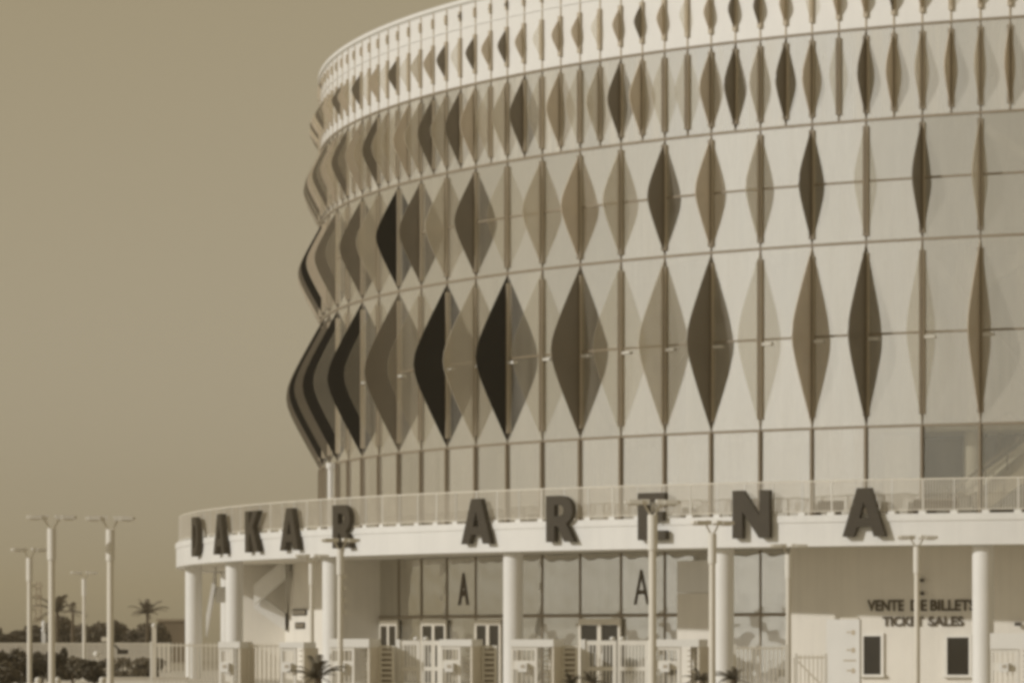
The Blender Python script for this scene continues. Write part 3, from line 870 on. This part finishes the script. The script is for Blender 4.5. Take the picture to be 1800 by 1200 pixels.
def gate(u0, u1, vtop, label):
    x0, x1 = gx(u0), gx(u1); wd = (x1 - x0) / 2; zt = zv(vtop)
    wd /= cos(0.3); e_ = empty('double_gate', ((x0 + x1) / 2, ZG, 0), -0.3); tag(e_, label, 'gate', 'double gates of the gate line')
    for s in (-1, 1):
        MB().box(s * wd - 0.09, s * wd + 0.09, -0.09, 0.09, 0, zt + 0.02).build('post', MT['white_metal'], e_)
        a, b = (-wd + 0.1, -0.03) if s < 0 else (0.03, wd - 0.1)
        lf = MB().box(a, b, -0.04, 0.04, zt - 0.20, zt - 0.02).box(a, b, -0.035, 0.035, zv(1178), zv(1171)).box(a, b, -0.04, 0.04, 0.1, 0.22)
        lf.box(a + 0.003, a + 0.09, -0.036, 0.036, 0.11, zt - 0.03).box(b - 0.13, b - 0.003, -0.036, 0.036, 0.11, zt - 0.03)
        leaf = lf.build('gate_leaf', MT['gate_paint'], e_)
        n = max(4, int((b - a) / 0.125))
        bm2 = MB().box(-0.022, 0.022, -0.022, 0.022, 0.2, zt - 0.15).mesh('bar', MT['gate_paint'])
        for i in range(1, n): inst('bar', bm2, leaf, (a + (b - a) * i / n, 0, 0))
        MB().lathe([(0.05, zt - 0.017), (0.09, zt), (0.12, zt + 0.05), (0.08, zt + 0.11), (0.0, zt + 0.13)], 10, (s * 0.19 + (-0.0), 0)).build('finial', MT['white_metal'], leaf, True)


gate(700, 780, 1124, 'white double gate of bars left of the middle column')
gate(1026, 1144, 1124, 'wide white double gate of bars below the letter E')

# white board with pictograms in front of the ticket wall
Z = 150.0; k = F / Z
x0, x1 = (1455 - 900) / k, (1512 - 900) / k
bd = empty('information_board', ((x0 + x1) / 2, Z, 0), -0.42); tag(bd, 'white upright board with small dark pictograms along its right edge', 'sign board')
wd = (x1 - x0) / 2 / 0.93; zt = EYE + (HOR - 1088) / k
MB().box(-wd, wd, -0.12, 0.12, 0.25, zt).build('panel', MT['white_paint'], bd)
for s in (-1, 1): MB().box(s * wd * 0.7 - 0.05, s * wd * 0.7 + 0.05, -0.05, 0.05, 0, 0.25).build('foot', MT['pole'], bd)
MB().box(-wd * 0.2, wd * 0.9, -0.10, 0.10, zt + 0.002, zt + 0.08).build('cap', MT['fence_paint'], bd)
for v, q in ((1111, 0), (1142, 1), (1160, 2), (1178, 3)):
    z = EYE + (HOR - v) / k; xx = wd * 0.62
    m = MB()
    if q == 2: m.box(xx - 0.42, xx + 0.12, -0.13, -0.12, z - 0.03, z + 0.03)
    else:
        m.lathe([(0.0, 0.0)], 3) if False else None
        m.add([(xx + 0.09 * cos(a), -0.131, z + 0.11 * sin(a)) for a in [2 * pi * i / 12 for i in range(12)]], [tuple(range(12))])
        m.box(xx - 0.28, xx - 0.12, -0.133, -0.121, z - 0.02, z + 0.04)
    m.build('pictogram', MT['fin_light'], bd)
# ramp handrail running down beside it
a, b = P(1396, 1155, 146), P(1446, 1205, 146)
hb = empty('ramp_handrail', (a.x, 146, 0)); tag(hb, 'thin sloping handrail in front of the ticket wall, left of the white board', 'handrail')
bpy.context.view_layer.update()
o = MB().bar((0, 0, a.z), (b.x - a.x, 0, b.z), 0.06, 0.06).build('rail', MT['fence_paint'], hb)
for q in (0.0, 0.5, 1.0):
    x = (b.x - a.x) * q; MB().bar((x, 0, 0), (x, 0, a.z + (b.z - a.z) * q), 0.05, 0.05).build('post', MT['fence_paint'], hb)

# bollards near the bottom edge, left
bol = None
for u, lab in ((67, 'pale bollard at the bottom edge between the two leftmost lamp posts'), (101, 'pale bollard at the bottom edge just right of the second lamp post'), (180, 'pale bollard at the bottom edge left of the fourth lamp post')):
    Z = 112.0; p = P(u, 1189, Z)
    if bol is None:
        bol = empty('bollard', (0, 0, 0)); MB().tube((0, 0, 0), (0, 0, p.z - 0.12), 0.10, n=14).build('shaft', MT['pole'], bol, True)
        MB().lathe([(0.0, p.z), (0.07, p.z - 0.02), (0.11, p.z - 0.08), (0.11, p.z - 0.12), (0, p.z - 0.13)], 14).build('cap', MT['lamp_head'], bol, True); b_ = bol
    else: b_ = copy_tree(bol)
    b_.location = (p.x, Z, 0); tag(b_, lab, 'bollard', 'bollards near the bottom edge')


# ------------------------------------------------------------------ planting and the far left
def leaf_mesh(name, n, rx, ry, rz, z0, leaf, mtl, seed, lump=0.35, droop=0.0):
    q = random.Random(seed); vs = []; fs = []
    cl = [(q.uniform(-1, 1), q.uniform(-1, 1), q.uniform(-0.8, 1), q.uniform(0.35, 0.75)) for _ in range(14)]
    i = 0
    while i < n:
        c = q.choice(cl)
        d = Vector((q.gauss(0, 1), q.gauss(0, 1), q.gauss(0, 1))).normalized() * (c[3] * q.uniform(0.55, 1.0))
        x, y, z = c[0] * 0.62 + d.x * 0.6, c[1] * 0.62 + d.y * 0.6, c[2] * 0.62 + d.z * 0.55
        if x * x + y * y + z * z > 1.35: continue
        p = Vector((x * rx, y * ry, z0 + rz + z * rz))
        if p.z < 0.05: continue
        a = Vector((q.gauss(0, 1), q.gauss(0, 1), q.gauss(0, 0.7))).normalized(); b = a.orthogonal().normalized()
        s = leaf * q.uniform(0.6, 1.3)
        k_ = len(vs)
        vs += [p - a * s, p + b * s * 0.42 + Vector((0, 0, s * 0.12)), p + a * s, p - b * s * 0.42 + Vector((0, 0, s * 0.12))]
        fs.append((k_, k_ + 1, k_ + 2, k_ + 3)); i += 1
    return mesh(name, vs, fs, mtl)


def bush(name, u, Z, w_, h_, label, cat, group, mtl='leaf', seed=1, n=2200, leaf=0.11, stem=0.25, dep=None):
    p = P(u, HOR, Z)
    e_ = empty(name, (p.x, Z, 0)); tag(e_, label, cat, group)
    inst('crown', leaf_mesh('crown', n, w_ / 2, (dep or w_) / 2, (h_ - stem) / 2, stem, leaf, MT[mtl], seed), e_)
    t_ = MB(); q = random.Random(seed + 50)
    tr_ = max(0.04, w_ * 0.025)
    t_.tube((0, 0, 0), (q.uniform(-.1, .1), 0, stem + (h_ - stem) * 0.4), tr_, tr_ * 0.6, n=8)
    for _ in range(4):
        t_.tube((0, 0, stem * 0.8), (q.uniform(-.35, .35) * w_, q.uniform(-.3, .3) * w_, stem + (h_ - stem) * q.uniform(.4, .75)), tr_ * 0.6, tr_ * 0.2, n=6)
    t_.build('trunk', MT['bark'], e_)
    return e_


# dark rounded shrubs in front of the pale boundary fence
for i, (u, Z, w_, h_, lab, m_) in enumerate((
        (8, 150, 2.2, 2.0, 'dark shrub cut by the left edge of the picture', 'leaf'),
        (38, 168, 2.4, 1.5, 'dark round shrub left of the first lamp post', 'leaf'),
        (74, 172, 1.8, 1.75, 'shrub between the first two lamp posts', 'leaf'),
        (101, 160, 1.0, 2.2, 'upright narrow shrub right of the second lamp post', 'leaf'),
        (127, 175, 1.7, 1.55, 'paler round shrub left of the smallest lamp post', 'leaf_pale'),
        (166, 170, 1.7, 1.5, 'dark round shrub between the smallest and the fourth lamp post', 'leaf'),
        (225, 178, 3.2, 1.5, 'broad clipped pale shrub right of the fourth lamp post', 'leaf_pale'),
        (262, 180, 1.9, 1.45, 'clipped shrub left of the picket fence', 'leaf_pale'))):
    bush('shrub', u, Z, w_, h_, lab, 'shrub', 'shrubs along the boundary fence', m_, 20 + i, 2600, 0.10, 0.12)

# long pale boundary fence
Z = 250.0; k = F / Z
xa, xb = (-60 - 900) / k, (300 - 900) / k
bf = empty('boundary_fence', ((xa + xb) / 2, Z, 0)); tag(bf, 'long pale boundary fence behind the shrubs at the left', 'fence')
wd = (xb - xa) / 2; zt = EYE + (HOR - 1129) / k
for z in (0.3, zt - 0.05): MB().box(-wd, wd, 0.04, 0.09, z - 0.04, z + 0.04).build('rail', MT['fence_paint'], bf)
MB().box(-wd, wd, 0.10, 0.13, 0.0, zt - 0.12).build('backing', MT['brown_wall'], bf)
pmm = MB().box(-0.045, 0.045, -0.02, 0.02, 0.05, zt).mesh('picket', MT['fence_paint'])
n = 92
for i in range(n): inst('picket', pmm, bf, (-wd + 2 * wd * (i + 0.5) / n, 0, 0))

# far trees
for i, (u, w_, vt, lab) in enumerate((
        (-10, 4.6, 1097, 'low dark tree at the left edge far behind the fence'),
        (33, 5.0, 1098, 'low dark tree behind the first lamp post'),
        (75, 4.0, 1094, 'dark tree behind the white marker beyond the fence'),
        (118, 4.6, 1080, 'taller ragged dark tree right of the second lamp post'),
        (160, 5.2, 1086, 'dense dark tree behind the smallest lamp post'),
        (205, 5.0, 1086, 'dense dark tree behind the fourth lamp post'),
        (243, 3.4, 1104, 'low dark tree left of the far palm'),
        (268, 3.6, 1092, 'dark tree under the far palm'))):
    Zt = 335 + 7 * (i % 3); h_ = EYE + (HOR - vt) / F * Zt
    bush('far_tree', u, Zt, w_, h_, lab, 'tree', 'far trees beyond the fence', 'leaf_far', 60 + i, 3600, 0.22, 0.5, 3.5)


def palm(u, vtop, Z, span, label, seed, nf=22, mtl='leaf_far', group=None):
    q = random.Random(seed); p = P(u, vtop, Z)
    e_ = empty('palm_tree', (p.x, Z, 0)); tag(e_, label, 'palm', group)
    h_ = p.z - span * 0.35
    MB().tube((0, 0, 0), (0.05, 0, h_), 0.16, 0.11, n=10).build('trunk', MT['bark'], e_)
    for i in range(nf):
        a = 2 * pi * i / nf + q.uniform(-.2, .2); el = q.uniform(0.05, 1.35); L = span * q.uniform(.45, .8)
        m = MB(); pts = []
        for j in range(9):
            s = j / 8
            pts.append(Vector((cos(a) * cos(el) * L * s, sin(a) * cos(el) * L * s, h_ + L * (sin(el) * s - 0.42 * s * s))))
        for j in range(8):
            d = (pts[j + 1] - pts[j]).normalized(); sd_ = d.cross(Vector((0, 0, 1))).normalized()
            for sg in (-1, 1):
                for r_ in (0.0, 0.5):
                    b0 = pts[j].lerp(pts[j + 1], r_); ll = L * 0.30 * (1 - 0.6 * j / 8)
                    tip = b0 + (sd_ * sg * 0.8 + d * 0.7).normalized() * ll + Vector((0, 0, -ll * 0.35))
                    m.add([b0, b0 + d * L * 0.045, tip], [(0, 1, 2)])
        m.build('frond', MT[mtl], e_)
    return e_


palm(100, 1048, 300, 3.4, 'far palm with drooping fronds right of the second lamp post', 3, 20)
palm(127, 1056, 305, 2.4, 'thin far palm between the second and the smallest lamp post', 4, 9)
palm(258, 1054, 300, 3.0, 'far palm standing alone left of the terrace', 5, 22)
# low brown building beside the terrace
p0, p1 = P(278, 1200, 360), P(330, 1200, 360); zt = EYE + (HOR - 1087) / F * 360
hb_ = empty('low_building', ((p0.x + p1.x) / 2, 360, 0)); tag(hb_, 'low flat brown building just left of the terrace end', 'building')
wd = (p1.x - p0.x) / 2
MB().box(-wd, wd, 0, 6, 0, zt - 0.25).build('wall', MT['brown_wall'], hb_)
MB().box(-wd - 0.15, wd + 0.15, -0.15, 6.15, zt - 0.25, zt).build('roof', MT['fin_mid'], hb_)
MB().box(-wd * 0.5, -wd * 0.1, -0.03, 0.03, 1.0, 2.4).build('window', MT['window_dark'], hb_)
# gate pillar with ball
Z = 168.0; p = P(271, 1094, Z)
gp_ = empty('gate_pillar', (p.x, Z, 0)); tag(gp_, 'slim pale gate pillar topped with a ball, left of the terrace', 'pillar')
MB().box(-0.10, 0.10, -0.10, 0.10, 0, p.z - 0.22).build('shaft', MT['fence_paint'], gp_)
MB().lathe([(0.0, p.z), (0.08, p.z - 0.03), (0.13, p.z - 0.12), (0.10, p.z - 0.21), (0.05, p.z - 0.24), (0, p.z - 0.24)], 12).build('ball', MT['lamp_head'], gp_, True)
# white marker beyond the fence and the lattice mast behind it
Z = 252.0; p = P(73, 1089, Z)
wm = empty('white_marker', (p.x, Z + 1.2, 0)); tag(wm, 'white stepped marker post sticking up between the first two lamp posts', 'marker')
MB().box(-0.14, 0.14, -0.14, 0.14, 0, p.z - 0.9).build('shaft', MT['white_paint'], wm)
MB().lathe([(0.10, p.z - 0.9), (0.18, p.z - 0.7), (0.10, p.z - 0.5), (0.17, p.z - 0.35), (0.14, p.z - 0.1), (0, p.z)], 12).build('finial', MT['white_paint'], wm, True)
Z = 700.0; p = P(67, 1022, Z)
ms = empty('lattice_mast', (p.x, Z, 0)); tag(ms, 'faint far lattice mast right of the first lamp post', 'mast')
m = MB()
for sx in (-1, 1):
    for sy in (-1, 1): m.bar((sx * 0.7, sy * 0.7, 0), (sx * 0.35, sy * 0.35, p.z), 0.14, 0.14)
nb = 14
for i in range(nb):
    z0, z1 = p.z * i / nb, p.z * (i + 1) / nb; r0 = 0.7 - 0.35 * i / nb; r1 = 0.7 - 0.35 * (i + 1) / nb
    m.bar((-r0, -r0, z0), (r1, -r1, z1), 0.09, 0.09).bar((r0, -r0, z0), (-r1, -r1, z1), 0.09, 0.09)
m.build('lattice', MT['fin_light'], ms)
for i in range(4):
    z = p.z - 0.8 - i * 2.1
    MB().box(-0.75, 0.75, -0.6, 0.6, z - 0.35, z + 0.35).build('antenna_platform', MT['fin_mid' if i % 2 else 'fin_light'], ms)
# low wall along the bottom left
Z = 158.0; k = F / Z
x0, x1 = (178 - 900) / k, (330 - 900) / k; zt = EYE + (HOR - 1189) / k
lw_ = empty('low_wall', ((x0 + x1) / 2, Z, 0)); tag(lw_, 'low pale kerb wall at the bottom edge left of the picket fence', 'wall')
MB().box((x0 - x1) / 2, (x1 - x0) / 2, -0.12, 0.12, 0, zt - 0.06).build('body', MT['plaster'], lw_)
MB().box((x0 - x1) / 2 - 0.04, (x1 - x0) / 2 + 0.04, -0.17, 0.17, zt - 0.06, zt).build('coping', MT['fence_paint'], lw_)
# globe light above the shrubs
Z = 182.0; p = P(170, 1143, Z)
gl_ = empty('globe_lamp', (p.x, Z, 0)); tag(gl_, 'small white globe lamp above the shrubs left of the fourth lamp post', 'lamp')
MB().tube((0, 0, 0), (0, 0, p.z - 0.3), 0.04, n=8).build('stem', MT['pole'], gl_)
MB().lathe([(0.0, p.z), (0.13, p.z - 0.04), (0.20, p.z - 0.16), (0.13, p.z - 0.29), (0, p.z - 0.32)], 14).build('globe', MT['lamp_head'], gl_, True)


# young palms in front of the gates, only their tops in the picture
def young(u, vtop, Z, span, label, seed):
    o = palm(u, vtop, Z, span, label, seed, 20, 'leaf', 'young palms in front of the gates')
    return o


young(557, 1158, 120, 1.7, 'young dark palm in front of the column below the letter R', 11)
young(1004, 1184, 120, 0.9, 'small palm top in front of the right double gate, left one', 12)
young(1040, 1180, 121, 0.9, 'small palm top in front of the right double gate, right one', 13)
young(1232, 1172, 122, 1.2, 'palm top left of the column below the letter N', 14)
young(1288, 1172, 123, 1.1, 'palm top in front of the column below the letter N', 15)

# ------------------------------------------------------------------ dusty air over the whole place
hz = MB().box(-540, 580, -280, 980, -1.0, 44.0).build('haze')
hm = bpy.data.materials.new('haze'); hm.use_nodes = True
ht = hm.node_tree; ht.nodes.clear()
ho = ht.nodes.new('ShaderNodeOutputMaterial'); hv = ht.nodes.new('ShaderNodeVolumePrincipled')
hv.inputs['Color'].default_value = (0.90, 0.80, 0.60, 1)
hv.inputs['Density'].default_value = 0.0004
hv.inputs['Anisotropy'].default_value = 0.25
ht.links.new(hv.outputs[0], ho.inputs['Volume'])
hz.data.materials.append(hm)
tag(hz, kind='stuff')
